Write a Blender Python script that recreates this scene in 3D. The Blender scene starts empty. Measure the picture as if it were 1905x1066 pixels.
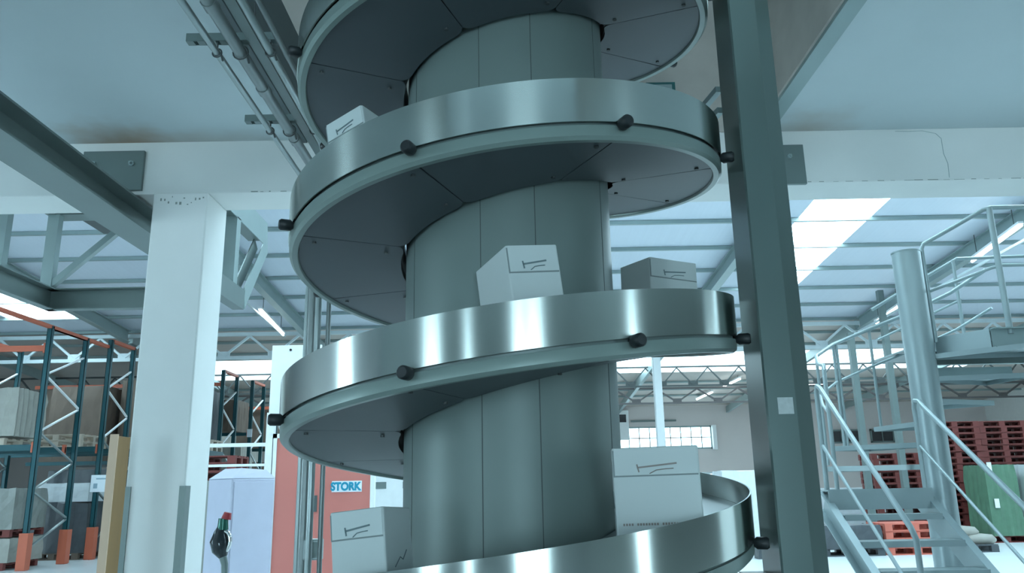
import bpy, bmesh, math, random
from mathutils import Vector, Matrix
random.seed(7)
S = bpy.context.scene
C = S.collection
PI = math.pi
R = math.radians

# ------------------------------------------------------------------ camera
cam_d = bpy.data.cameras.new('camera'); cam = bpy.data.objects.new('camera', cam_d); C.objects.link(cam)
cam_d.sensor_width = 36; cam_d.lens = 1494.3 / 1905 * 36; cam_d.clip_end = 200; cam_d.clip_start = .05
PITCH, ROLL, YAW = .2449, -.0191, -.0034
ex = Vector((math.cos(YAW), math.sin(YAW), 0)); ey = Vector((-math.sin(YAW), math.cos(YAW), 0)); ez = Vector((0, 0, 1))
fw = math.cos(PITCH) * ey + math.sin(PITCH) * ez
up = -math.sin(PITCH) * ey + math.cos(PITCH) * ez
rr = math.cos(ROLL) * ex + math.sin(ROLL) * up
uu = -math.sin(ROLL) * ex + math.cos(ROLL) * up
m = Matrix((rr, uu, -fw)).transposed().to_4x4(); m.translation = Vector((0, -3.64, 1.4))
cam.matrix_world = m
S.camera = cam

# ------------------------------------------------------------------ world, exposure
W = bpy.data.worlds.new('world'); S.world = W; W.use_nodes = True
W.node_tree.nodes['Background'].inputs[0].default_value = (.5, .82, 1, 1)
W.node_tree.nodes['Background'].inputs[1].default_value = 1.0
S.view_settings.view_transform = 'Standard'; S.view_settings.look = 'None'
S.view_settings.gamma = 1; S.view_settings.use_curve_mapping = False
S.view_settings.exposure = 0.28
TINT = (.60, .87, 1.0)
SKYLIGHT = 9.5        # daylight through the roof lights
STRIP = 4.0           # the far roof glazing strip
BACKWIN = 11.0         # the hall's dock doors behind the camera
S.cycles.max_bounces = 6; S.cycles.diffuse_bounces = 4; S.cycles.glossy_bounces = 3
S.cycles.sample_clamp_indirect = 6
S.cycles.use_denoising = True

# ------------------------------------------------------------------ materials
MAT = {}
def mat(name, col, rough=.6, metal=0., noise=.06, scale=6., bump=0., emit=None, strength=0., aniso=0., trans=0., stretch=(1, 1, 1), coat=0.):
    if name in MAT: return MAT[name]
    M = bpy.data.materials.new(name); M.use_nodes = True; t = M.node_tree; b = t.nodes['Principled BSDF']
    tc = t.nodes.new('ShaderNodeTexCoord'); mp = t.nodes.new('ShaderNodeMapping'); mp.inputs['Scale'].default_value = stretch
    n = t.nodes.new('ShaderNodeTexNoise'); n.inputs['Scale'].default_value = scale; n.inputs['Detail'].default_value = 4
    t.links.new(tc.outputs['Object'], mp.inputs[0]); t.links.new(mp.outputs[0], n.inputs['Vector'])
    mx = t.nodes.new('ShaderNodeMix'); mx.data_type = 'RGBA'
    k0 = 1 - noise; k1 = 1 + noise
    mx.inputs[6].default_value = (*[min(1, c * k0) for c in col], 1); mx.inputs[7].default_value = (*[min(1, c * k1) for c in col], 1)
    t.links.new(n.outputs['Fac'], mx.inputs[0]); t.links.new(mx.outputs[2], b.inputs['Base Color'])
    b.inputs['Roughness'].default_value = rough; b.inputs['Metallic'].default_value = metal
    if coat: b.inputs['Coat Weight'].default_value = coat; b.inputs['Coat Roughness'].default_value = .15
    if bump:
        bp = t.nodes.new('ShaderNodeBump'); bp.inputs['Strength'].default_value = bump; bp.inputs['Distance'].default_value = .01
        t.links.new(n.outputs['Fac'], bp.inputs['Height']); t.links.new(bp.outputs[0], b.inputs['Normal'])
    if emit:
        b.inputs['Emission Color'].default_value = (*emit, 1); b.inputs['Emission Strength'].default_value = strength
    if aniso:
        b.inputs['Anisotropic'].default_value = aniso; b.inputs['Anisotropic Rotation'].default_value = .25
        tg = t.nodes.new('ShaderNodeTangent'); tg.direction_type = 'RADIAL'; tg.axis = 'Z'
        t.links.new(tg.outputs[0], b.inputs['Tangent'])
    if trans: b.inputs['Transmission Weight'].default_value = trans
    M['n_mix'] = mx.name
    MAT[name] = M
    return M

band_m = mat('brushed_stainless', (.56, .60, .57), .22, 1., .04, 90, aniso=.9, stretch=(.3, .3, 30))
ring_m = mat('painted_channel', (.22, .28, .26), .38, .25, .04)
drum_m = mat('satin_drum', (.185, .235, .225), .44, .15, .06, 3)
deck_m = mat('deck_dark', (.03, .035, .035), .6, 0)
panel_m = mat('deck_panel', (.085, .10, .11), .5, .1, .06, 3)
belt_m = mat('belt_slat', (.15, .18, .18), .4, .5)
rub_m = mat('black_rubber', (.012, .016, .018), .45, 0)
seam_m = mat('dark_seam', (.08, .1, .1), .7)
plaster_m = mat('concrete_paint', (.78, .79, .77), .75, 0, .06, 2.2, .15)
column_m = mat('column_paint', (.90, .90, .88), .7, 0, .04, 3, .1)
slab_m = mat('slab_paint', (.57, .64, .66), .8, 0, .07, 1.1, .1)
raw_m = mat('raw_concrete', (.50, .46, .42), .85, 0, .2, 4, .3)
roof_m = mat('roof_sheet', (.66, .72, .80), .5, 0, .04, 2, stretch=(8, .1, 1))
steel_m = mat('grey_green_steel', (.17, .215, .21), .38, .3, .08, 4)
steel_l = mat('pale_grey_steel', (.30, .38, .38), .4, .2, .07, 4)
truss_m = mat('truss_paint', (.62, .70, .72), .45, .1)
dark_steel = mat('dark_steel', (.07, .08, .08), .5, .2)
post_m = mat('post_paint', (.12, .165, .155), .28, .35, .06, 3)
tube_m = mat('galvanised_tube', (.33, .38, .38), .3, .6, .05)
pipe_m = mat('conduit_grey', (.24, .27, .27), .35, .5, .08, 9)
stair_m = mat('stair_paint', (.30, .37, .38), .35, .35, .05)
white_m = mat('white_paint', (.84, .86, .86), .45)
carton_m = mat('white_carton', (.60, .65, .64), .6, 0, .03, 5)
ink_m = mat('carton_ink', (.16, .22, .23), .7)
inkr_m = mat('carton_ink_brown', (.30, .26, .24), .7)
fl_m = mat('floor_paint', (.70, .73, .73), .35, 0, .06, .7)
wall_m = mat('wall_plaster', (.70, .64, .62), .8, 0, .03, 1)
teal_m = mat('rack_teal', (.008, .075, .09), .4, .1)
orange_m = mat('rack_orange', (.55, .13, .07), .5)
coral_m = mat('coral_door', (.60, .19, .155), .5, 0, .05, 2)
red_m = mat('red_pallet', (.18, .038, .032), .6, 0, .12, 5)
redo_m = mat('orange_red_pallet', (.62, .16, .11), .6, 0, .08, 5)
wood_m = mat('pallet_wood', (.52, .44, .36), .8, 0, .15, 8)
gold_m = mat('golden_board', (.36, .20, .075), .5, 0, .1, 5, stretch=(6, 6, .6))
cream_m = mat('cream_edge', (.78, .54, .38), .6)
wrap_m = mat('grey_wrap', (.24, .25, .23), .35, 0, .18, 9, .5)
wrapd_m = mat('dark_wrap', (.08, .09, .10), .35, 0, .2, 9, .5)
sack_m = mat('pale_sacks', (.36, .35, .31), .6, 0, .15, 6, .5)
brown_m = mat('brown_cartons', (.15, .11, .085), .7, 0, .2, 3)
green_m = mat('green_wrap', (.10, .20, .13), .4, 0, .25, 6, .4)
pale_wrap = mat('pale_wrap', (.72, .76, .78), .35, 0, .12, 7, .4)
cabinet_m = mat('cabinet_lilac', (.50, .51, .62), .4)
sign_m = mat('sign_white', (.85, .9, .95), .5)
blue_m = mat('sign_blue', (.01, .28, .42), .5)
sticker_m = mat('sticker', (.50, .54, .53), .5, 0, .2, 60)
copper_m = mat('handle_green', (.02, .12, .09), .15, .3)
chrome_m = mat('chrome', (.7, .72, .72), .1, 1)
redcap_m = mat('red_cap', (.35, .03, .04), .4)
darkglass_m = mat('dark_glass', (.03, .03, .035), .2)
lamp_m = mat('tube_lamp', (1, 1, 1), .5, emit=(.85, .98, 1), strength=12)
sky_m = mat('roof_light', (.9, .9, .9), .5, emit=TINT, strength=SKYLIGHT)
strip_m = mat('strip_light', (.9, .9, .9), .5, emit=TINT, strength=STRIP)
win_m = mat('daylit_pane', (.9, .9, .9), .5, emit=TINT, strength=BACKWIN)
farwin_m = mat('far_daylit_pane', (.9, .9, .9), .5, emit=TINT, strength=3.5)

# ------------------------------------------------------------------ mesh helpers
class MB:
    def __init__(s): s.v = []; s.f = []; s.sm = []
    def add(s, vs, fs, smooth=False):
        o = len(s.v); s.v += [tuple(v) for v in vs]; s.f += [tuple(i + o for i in f) for f in fs]; s.sm += [smooth] * len(fs); return s
    def box(s, x0, x1, y0, y1, z0, z1, M=None):
        vs = [Vector((x, y, z)) for z in (z0, z1) for y in (y0, y1) for x in (x0, x1)]
        if M: vs = [M @ v for v in vs]
        return s.add(vs, [(0, 2, 3, 1), (4, 5, 7, 6), (0, 1, 5, 4), (2, 6, 7, 3), (0, 4, 6, 2), (1, 3, 7, 5)])
    def bar(s, a, b, w, h, upv=(0, 0, 1)):
        a = Vector(a); b = Vector(b); d = (b - a); L = d.length; d.normalize()
        sd = d.cross(Vector(upv));
        if sd.length < 1e-4: sd = d.cross(Vector((0, 1, 0)))
        sd.normalize(); u = sd.cross(d)
        M = Matrix((sd, d, u)).transposed().to_4x4(); M.translation = a
        return s.box(-w / 2, w / 2, 0, L, -h / 2, h / 2, M)
    def tube(s, pts, r, n=12, closed=False, caps=True):
        pts = [Vector(p) for p in pts]; N = len(pts); rings = []
        prev = None
        for i, p in enumerate(pts):
            if closed: t = (pts[(i + 1) % N] - pts[i - 1])
            else: t = pts[min(i + 1, N - 1)] - pts[max(i - 1, 0)]
            t.normalize()
            if prev is None:
                a = t.orthogonal().normalized()
            else:
                a = prev - t * prev.dot(t); a.normalize()
            prev = a; b = t.cross(a)
            rad = r[i] if isinstance(r, (list, tuple)) else r
            rings.append([p + rad * (math.cos(2 * PI * k / n) * a + math.sin(2 * PI * k / n) * b) for k in range(n)])
        vs = [v for q in rings for v in q]; fs = []
        for i in range(N if closed else N - 1):
            j = (i + 1) % N
            for k in range(n): fs.append((i * n + k, i * n + (k + 1) % n, j * n + (k + 1) % n, j * n + k))
        s.add(vs, fs, True)
        if not closed and caps:
            s.add(rings[0], [tuple(range(n - 1, -1, -1))]); s.add(rings[-1], [tuple(range(n))])
        return s
    def cyl(s, c, r, z0, z1, n=32): return s.tube([(c[0], c[1], z0), (c[0], c[1], z1)], r, n)
    def prism(s, poly, axis, a, b):
        n = len(poly)
        def P(u, v, w): return {'x': (w, u, v), 'y': (u, w, v), 'z': (u, v, w)}[axis]
        vs = [P(u, v, a) for u, v in poly] + [P(u, v, b) for u, v in poly]
        fs = [tuple(range(n - 1, -1, -1)), tuple(range(n, 2 * n))] + [(i, (i + 1) % n, n + (i + 1) % n, n + i) for i in range(n)]
        return s.add(vs, fs)
    def sweep(s, prof, path, smooth=True):
        """prof: closed list of (r, dz); path: list of (theta, z) about the Z axis."""
        n = len(prof); vs = []
        for th, z in path:
            for r, dz in prof: vs.append((r * math.cos(th), r * math.sin(th), z + dz))
        fs = []
        for i in range(len(path) - 1):
            for k in range(n): fs.append((i * n + k, i * n + (k + 1) % n, (i + 1) * n + (k + 1) % n, (i + 1) * n + k))
        s.add(vs, fs, smooth)
        s.add(vs[:n], [tuple(range(n))]); s.add(vs[-n:], [tuple(range(n - 1, -1, -1))])
        return s
    def build(s, name, m, parent=None, bevel=0, loc=None, rz=0, origin=None):
        vs = s.v
        if origin is not None:
            o_ = Vector(origin); vs = [tuple(Vector(v) - o_) for v in vs]; loc = tuple(o_)
        me = bpy.data.meshes.new(name); me.from_pydata(vs, [], s.f); me.validate()
        bm = bmesh.new(); bm.from_mesh(me)
        bmesh.ops.recalc_face_normals(bm, faces=bm.faces); bm.to_mesh(me); bm.free()
        if any(s.sm):
            for p in me.polygons: p.use_smooth = True
            try: me.set_sharp_from_angle(angle=R(40))
            except Exception: pass
        me.materials.append(m)
        o = bpy.data.objects.new(name, me); C.objects.link(o)
        if parent is not None: o.parent = parent
        if loc: o.location = loc
        o.rotation_euler.z = rz
        if bevel:
            b = o.modifiers.new('edge', 'BEVEL'); b.width = bevel; b.segments = 2; b.limit_method = 'ANGLE'; b.angle_limit = R(50)
        return o

def tag(o, label=None, cat=None, group=None, kind=None):
    if label: o['label'] = label
    if cat: o['category'] = cat
    if group: o['group'] = group
    if kind: o['kind'] = kind
    return o
def empty(name, loc=(0, 0, 0), rz=0):
    o = bpy.data.objects.new(name, None); C.objects.link(o); o.location = loc; o.rotation_euler.z = rz; o.empty_display_size = .2
    return o
def thing(name, label, cat, loc=(0, 0, 0), rz=0, group=None): return tag(empty(name, loc, rz), label, cat, group)
def struct(name, mb, m, **k): return tag(mb.build(name, m, **k), kind='structure')
def copy_tree(o, parent=None):
    c = o.copy(); C.objects.link(c); c.parent = parent
    for k in ('label', 'group'):
        if parent is None and k in c: del c[k]
    for ch in [x for x in KIDS.get(o.name, [])]: copy_tree(ch, c)
    return c
KIDS = {}
def kids(root):
    """remember the children of a source thing so that copy_tree can walk them"""
    for o in [root] + list(root.children_recursive): KIDS[o.name] = list(o.children)
    return root

# ------------------------------------------------------------------ the setting
struct('floor', MB().box(-26, 22, -14, 34, -.2, 0), fl_m)
struct('wall_back', MB().box(-26, 22, 34, 34.3, 0, 8), wall_m)
struct('wall_right', MB().box(22, 22.3, -14, 34, 0, 8), mat('wall_white', (.82, .82, .80), .8))
struct('wall_left', MB().box(-26.3, -26, -14, -5.5, 0, 8).box(-26.3, -26, -2.6, 34, 0, 8).box(-26.3, -26, -5.5, -2.6, 4.2, 8), wall_m)
struct('window_8', MB().box(-26.2, -26.15, -5.5, -2.6, 0, 4.2), mat('door_daylight', (.9, .9, .9), .5, emit=TINT, strength=24))
struct('wall_dark_added', MB().box(7.9, 8, -14, -5.95, 0, 3.94).box(7.9, 8, -5.25, 1.5, 0, 3.94).box(7.9, 8, -5.95, -5.25, 3, 3.94), mat('dim_wall', (.16, .17, .16), .8))  # unseen wall, added to give the steel band its dark reflection
struct('window_9', MB().box(7.95, 7.98, -5.95, -5.25, 0, 3), win_m)
def RZ(y): return 7.5 - .07 * (y + 3.64)     # underside of the purlins
# wall behind the camera with two tall dock doors
w = MB(); 
DOORS = [(-11.2, -8.6), (-5.0, -4.4), (.3, 1.5), (1.8, 3.4)]
x = -26
for a, b in DOORS + [(22, 22)]:
    w.box(x, a, -14.3, -14, 0, 8)
    if b > a: w.box(a, b, -14.3, -14, 3.4, 8)
    x = b
struct('wall_front', w, mat('front_wall_grey', (.22, .24, .24), .8))
for i, (a, b) in enumerate(DOORS):
    struct('window_%d' % (i + 1), MB().box(a, b, -14.2, -14.15, 0, 3.4), win_m)

# roof sheet with openings for the roof lights
SKY = [(5.80, 7.25, 4.0, 15.9), (-13.6, -11.7, 13.6, 17.9), (1.6, 3.1, 3.0, 10.7), (-4.2, -2.9, 3.0, 9.5), (-19, -17, 0, 8), (12.5, 14.0, 2, 13), (-9.5, -8.1, 2, 9.5), (17.5, 19, 2, 14)]
xs = sorted({-26, 22, -12.5, 17} | {v for s_ in SKY for v in s_[:2]}); ys = sorted({-14, 19.1, 23.2, 26.4, 34} | {v for s_ in SKY for v in s_[2:]})
rf = MB(); rf2 = MB()
def rquad(mb, x0, x1, y0, y1, t0, t1):
    vs = [(x, y, RZ(y) + t) for t in (t0, t1) for y in (y0, y1) for x in (x0, x1)]
    mb.add(vs, [(0, 2, 3, 1), (4, 5, 7, 6), (0, 1, 5, 4), (2, 6, 7, 3), (0, 4, 6, 2), (1, 3, 7, 5)])
for j in range(len(ys) - 1):
    run = None
    for i in range(len(xs) - 1):
        cx, cyy = (xs[i] + xs[i + 1]) / 2, (ys[j] + ys[j + 1]) / 2
        hole = any(a < cx < b and c < cyy < d for a, b, c, d in SKY) or (23.2 < cyy < 26.4 and -12.5 < cx < 17)
        if not hole: rquad(rf if cyy < 19.1 else rf2, xs[i], xs[i + 1], ys[j], ys[j + 1], .08, .14)
struct('ceiling', rf, roof_m)
struct('ceiling.003', rf2, mat('beige_roof', (.55, .49, .45), .7, 0, .1, 1))
for k, (a, b, c, d) in enumerate(SKY):
    q = MB(); rquad(q, a, b, c, d, .09, .12); struct('window_%d' % (10 + k), q, sky_m)
q = MB(); rquad(q, -12.5, 17, 23.2, 26.4, .09, .12); struct('window_20', q, strip_m)
# purlins and rafters
for k in range(30):
    y = -12.4 + 1.5 * k
    if 22.9 < y < 26.7 or y > 33.5: continue
    q = MB(); q.box(-26, 22, y - .035, y + .035, RZ(y), RZ(y) + .075)
    struct('trim_%d' % (k + 1), q, steel_l)
for k, x in enumerate((-21.3, -16.1, -10.9, -5.75, -.4, 4.9, 10.0, 15.3)):
    q = MB()
    for (a, b, z0, z1) in ((-.09, .09, -.32, -.305), (-.09, .09, -.015, 0), (-.008, .008, -.31, -.01)):
        vs = [(x + u, y, RZ(y) + zz) for zz in (z0, z1) for y in (-14, 18.9) for u in (a, b)]
        q.add(vs, [(0, 2, 3, 1), (4, 5, 7, 6), (0, 1, 5, 4), (2, 6, 7, 3), (0, 4, 6, 2), (1, 3, 7, 5)])
    struct('trim_%d' % (40 + k), q, steel_l)
    q = MB()
    vs = [(x + u, y, RZ(y) + zz) for zz in (-.3, -.02) for y in (19.1, 33.9) for u in (-.06, .06)]
    q.add(vs, [(0, 2, 3, 1), (4, 5, 7, 6), (0, 1, 5, 4), (2, 6, 7, 3), (0, 4, 6, 2), (1, 3, 7, 5)])
    struct('trim_%d' % (50 + k), q, steel_l)

# mezzanine slab with the opening round the conveyor, edge beam, upper storey
HX0, HX1, HY0, HY1 = -1.49, 1.86, -3.2, 1.9
sl = MB()
sl.box(-8, HX0, -8, 2.28, 3.94, 4.25).box(HX1, 8, -8, 2.28, 3.94, 4.25).box(HX0, HX1, -8, HY0, 3.94, 4.25)
stain_m = slab_m.copy(); stain_m.name = 'slab_stained'; nt = stain_m.node_tree; nb = nt.nodes['Principled BSDF']
src = nt.nodes[stain_m['n_mix']].outputs[2]; tcn = nt.nodes.new('ShaderNodeTexCoord')
for (cx, cyy, rx, ry, amt) in ((-2.85, 1.9, .55, .5, .8), (-2.3, 1.9, .9, .3, .3), (2.25, 1.9, .45, .5, .45)):
    mp = nt.nodes.new('ShaderNodeMapping'); mp.vector_type = 'POINT'
    mp.inputs['Location'].default_value = (-cx / rx, -cyy / ry, 0); mp.inputs['Scale'].default_value = (1 / rx, 1 / ry, 0)
    nt.links.new(tcn.outputs['Object'], mp.inputs[0])
    nz = nt.nodes.new('ShaderNodeTexNoise'); nz.inputs['Scale'].default_value = 5; nt.links.new(tcn.outputs['Object'], nz.inputs['Vector'])
    ln = nt.nodes.new('ShaderNodeVectorMath'); ln.operation = 'LENGTH'; nt.links.new(mp.outputs[0], ln.inputs[0])
    ad = nt.nodes.new('ShaderNodeMath'); ad.operation = 'MULTIPLY_ADD'; nt.links.new(nz.outputs['Fac'], ad.inputs[0]); ad.inputs[1].default_value = .7; nt.links.new(ln.outputs['Value'], ad.inputs[2])
    mr = nt.nodes.new('ShaderNodeMapRange'); mr.interpolation_type = 'SMOOTHSTEP'; mr.inputs['From Min'].default_value = .3; mr.inputs['From Max'].default_value = 1.35; mr.inputs['To Min'].default_value = amt; mr.inputs['To Max'].default_value = 0
    nt.links.new(ad.outputs[0], mr.inputs['Value'])
    mx = nt.nodes.new('ShaderNodeMix'); mx.data_type = 'RGBA'; mx.inputs[7].default_value = (.36, .22, .12, 1)
    nt.links.new(mr.outputs[0], mx.inputs[0]); nt.links.new(src, mx.inputs[6]); src = mx.outputs[2]
nt.links.new(src, nb.inputs['Base Color'])
struct('ceiling.001', sl, stain_m)
struct('trim_60', MB().box(HX1 - .02, HX1, HY0, HY1 - .001, 3.94, 5.0), raw_m)
struct('trim_62', MB().box(HX0, HX0 + .02, HY0, HY1 - .001, 3.93, 4.55), mat('dark_fascia', (.09, .115, .12), .6))
struct('trim_61', MB().box(HX1 - .005, HX1 + .1, HY0, HY1, 3.915, 3.94), steel_l)
struct('trim_63', MB().box(HX0 - .03, HX0 + .005, HY0, HY1, 3.915, 3.94), MAT['dark_fascia'])
struct('wall_upper', MB().box(-8, 8, 1.9, 2.1, 4.25, 6.6).box(HX0, HX1, 1.9, 2.28, 3.945, 4.25).box(-8, -7.8, -8, 1.9, 4.25, 6.6).box(7.8, 8, -8, 1.9, 4.25, 6.6).box(-8, 8, -8.2, -8, 3.94, 6.6), raw_m)
struct('window_21', MB().box(-3, 4, -7.98, -7.96, 4.9, 6.2), mat('upper_fill_glow', (.9, .9, .9), .5, emit=TINT, strength=7))  # unseen glowing pane, added to lighten the upper storey
struct('ceiling.002', MB().box(-8, 8, -8.2, 2.1, 6.6, 6.75), slab_m)
beam = MB().box(-8, 8, 1.9, 2.28, 3.53, 3.945)
cb = struct('concrete_beam', beam, plaster_m, bevel=.008)
MB().tube([(3.2, 1.899, 3.90), (3.235, 1.899, 3.86), (3.235, 1.899, 3.74), (3.255, 1.899, 3.66), (3.25, 1.899, 3.55)], .0022, 5).build('crack', steel_l, cb)
MB().tube([(2.9, 1.899, 3.925), (3.0, 1.899, 3.92), (3.1, 1.899, 3.925), (3.2, 1.899, 3.90)], .0015, 5).build('crack', steel_l, cb)

# concrete column with steel corner guards, a second one out of the picture
def column(x0, x1, y0, y1, z=3.53):
    o = struct('concrete_column', MB().box(x0, x1, y0, y1, 0, z), column_m, bevel=.012)
    return o
col1 = column(-2.585, -2.185, 1.88, 2.28)
g = MB()
g.box(-2.60, -2.545, 1.872, 1.88, 0, 1.45).box(-2.593, -2.585, 1.88, 1.95, 0, 1.45)
tag(g.build('corner_guard', steel_m), 'grey steel angle guard on the column edge beside the golden board', 'corner guard')
g = MB().box(-2.222, -2.177, 1.872, 1.88, 0, 1.45).box(-2.185, -2.177, 1.88, 1.95, 0, 1.45)
tag(g.build('corner_guard', steel_m), 'grey steel angle guard on the column edge towards the white cabinet', 'corner guard')

# ------------------------------------------------------------------ structural steel near the beam
t = thing('anchor_plate', 'square grey green steel plate bolted to the concrete beam beside the white column', 'steel plate', (-2.9, 1.9, 3.71))
MB().box(-.225, .225, -.03, 0, -.155, .155).build('plate', steel_m, t, bevel=.004)
for sx in (-.14, .14):
    b = MB().tube([(sx, -.03, .05), (sx, -.045, .05)], .022, 6); b.tube([(sx, -.045, .05), (sx, -.07, .05)], .009, 8); b.build('bolt', steel_l, t)
t = thing('anchor_plate', 'grey steel plate on the concrete beam half hidden behind the tall steel post', 'steel plate', (2.05, 1.9, 3.665))
MB().box(-.14, .14, -.03, 0, -.155, .155).build('plate', steel_m, t, bevel=.004)
b = MB().tube([(.03, -.03, .06), (.03, -.045, .06)], .018, 6); b.tube([(.03, -.045, .06), (.03, -.065, .06)], .008, 8); b.build('bolt', steel_l, t)
# I-beam under the slab
t = thing('steel_girder', 'long grey green steel I beam running under the concrete beam towards the column', 'steel beam', (-2.82, 0, 3.4))
q = MB(); q.box(-.13, .13, -5, 3.2, -.10, -.085).box(-.13, .13, -5, 3.2, .085, .10).box(-.006, .006, -5, 3.2, -.09, .09)
q.build('i_section', steel_m, t)
MB().box(-.125, .125, 3.2, 3.215, -.10, .10).build('end_plate', steel_m, t)

# steel post beside the conveyor
t = thing('steel_post', 'tall dark grey green steel post standing beside the spiral conveyor with a paper sticker', 'post', (1.115, -.28, 0))
MB().prism([(-.095, .12), (-.095, -.113), (-.088, -.12), (.027, -.12), (.110, -.055), (.110, .12)], 'z', 0, 6.5).build('hollow_section', post_m, t)
MB().box(-.17, .17, -.19, .19, 0, .02).build('base_plate', post_m, t)
MB().box(-.20, -.095, -.10, .10, 1.035, 1.05).build('side_bracket', post_m, t)
MB().box(-.048, .014, -.1225, -.12, 1.664, 1.73).build('sticker', sticker_m, t)['label'] = 'square pale paper sticker'

# pipes under the slab
def pipe(label, x, z, r, y0, y1, down=None, mt=pipe_m, x2=None, grp=None):
    pts = [(x, y0, z), (x, y1 - .12, z)]
    if down is not None:
        x2 = x if x2 is None else x2
        for k in range(1, 7):
            a = k / 6 * PI / 2; pts.append((x + (x2 - x) * k / 6, y1 - .12 + .12 * math.sin(a), z - .12 + .12 * math.cos(a)))
        pts.append((x2, y1, down))
    else: pts.append((x, y1, z))
    return tag(MB().tube(pts, r, 14).build('conduit_pipe', mt), label, 'pipe')
pipe('thin grey conduit pipe under the slab, outermost from the conveyor', -1.383, 3.45, .017, -4, 1.72, 0.0, tube_m)
pt = pipe('thick grey pipe with sleeve joints between the thinner conduits under the slab', -1.27, 3.45, .030, -4, 1.42, 0.0)
for y in (.17, .80, -.6): MB().tube([(-1.27, y, 3.45), (-1.27, y + .06, 3.45)], .035, 14).build('pipe_sleeve', pipe_m, pt)
pipe('pale conduit pipe third from the slab edge, turning down beside the spiral', -1.127, 3.45, .019, -4, .98, 0.0, tube_m)
pipe('slim grey conduit pipe hung closest to the spiral conveyor', -1.068, 3.47, .014, -4, .995, 0.0)
tag(MB().box(-1.215, -1.165, -4, 1.85, 3.47, 3.53).build('cable_tray', steel_m), 'narrow dark grey cable tray between the pipes beside the slab opening', 'cable tray')
for i, (x, y, r) in enumerate(((-1.345, 1.70, .010), (-1.20, 1.30, .010), (-1.16, 1.12, .009))):
    tag(MB().tube([(x, y, 0), (x, y, 3.40)], r, 10).build('riser_tube', tube_m),
        ('thin pale riser tube outermost from the spiral in the cluster by the coral door', 'thin pale riser tube between two thicker risers by the coral door', 'thinnest riser tube closest to the spiral by the coral door')[i], 'pipe')
for i, y in enumerate((-.17, .70, -1.05)):
    t = thing('pipe_bracket', ('slotted grey strut bracket under the slab carrying the pipes, the middle one', 'slotted grey strut bracket carrying the pipes just before the concrete beam', 'slotted strut bracket carrying the pipes farther towards the camera')[i], 'pipe bracket', (-1.355, y, 3.505))
    q = MB(); q.box(-.175, .25, -.022, -.018, 0, .04).box(-.175, .25, .018, .022, 0, .04)
    for k in range(8): q.box(-.175 + .053 * k, -.175 + .053 * k + .035, -.02, .02, -.002, .002)
    q.build('slotted_rail', steel_m, t)
    MB().tube([(.14, 0, .0), (.14, 0, .43)], .005, 6).build('hanger_rod', dark_steel, t)
    MB().tube([(.14, 0, .0), (.14, 0, .05)], .018, 8).build('hanger_nut', dark_steel, t)
    for dx, rr_ in ((-.028, .020), (.085, .033), (.228, .022)):
        q = MB(); q.tube([(dx + rr_ * 1.1 * math.cos(a), 0, -.055 + rr_ * 1.1 * math.sin(a)) for a in [k * PI / 8 for k in range(16)]], .004, 6, closed=True)
        q.tube([(dx + rr_, -.0, -.055 - rr_ * .6), (dx + rr_ + .01, 0, -.055 - rr_ * 1.15 - .02)], .005, 6)
        q.tube([(dx, 0, -.055 + rr_), (dx, 0, 0)], .004, 6)
        q.build('pipe_clamp', dark_steel, t)
t = thing('junction_box', 'small pale grey control box fixed to the riser tubes by the red door', 'junction box', (-1.19, 1.385, 1.06))
MB().box(-.055, .055, -.06, 0, -.055, .065).build('housing', tube_m, t, bevel=.008)
MB().box(-.038, .038, -.064, -.06, -.04, .048).build('cover', mat('box_cover', (.22, .28, .27), .4), t)

# ------------------------------------------------------------------ the spiral conveyor
P = .8089; ZT = 2.008
def zt(ph): return ZT + P * ph / 360          # ph: degrees from the front of the third flight
def th(ph): return R(ph - 90)
PH0, PH1 = -690, 1180
sp = thing('spiral_conveyor', 'tall stainless spiral conveyor winding up round a grey drum through the slab opening', 'spiral conveyor', (0, 0, 0))
def path(a, b, step=3):
    n = max(1, round((b - a) / step)); return [(th(a + (b - a) * k / n), zt(a + (b - a) * k / n)) for k in range(n + 1)]
full = path(PH0, PH1, 2.5)
MB().sweep([(1.004, 0), (1.004, -.172), (.998, -.172), (.998, 0)], full).build('outer_guard_band', band_m, sp)
MB().sweep([(.985, -.165), (.985, -.19), (.96, -.19), (.96, -.165)], full).build('recess_strip', steel_m, sp)['label'] = 'dark recess between band and channel'
MB().sweep([(.998, -.184), (1.0, -.188), (.998, -.226), (.985, -.2385), (.962, -.2385), (.958, -.232), (.958, -.184)], full).build('edge_channel', ring_m, sp)
MB().sweep([(.996, -.10), (.996, -.13), (.49, -.13), (.49, -.10)], full).build('carrying_belt', belt_m, sp)
MB().sweep([(.97, -.135), (.97, -.20), (.50, -.20), (.50, -.135)], full).build('belt_core', deck_m, sp)
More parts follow.
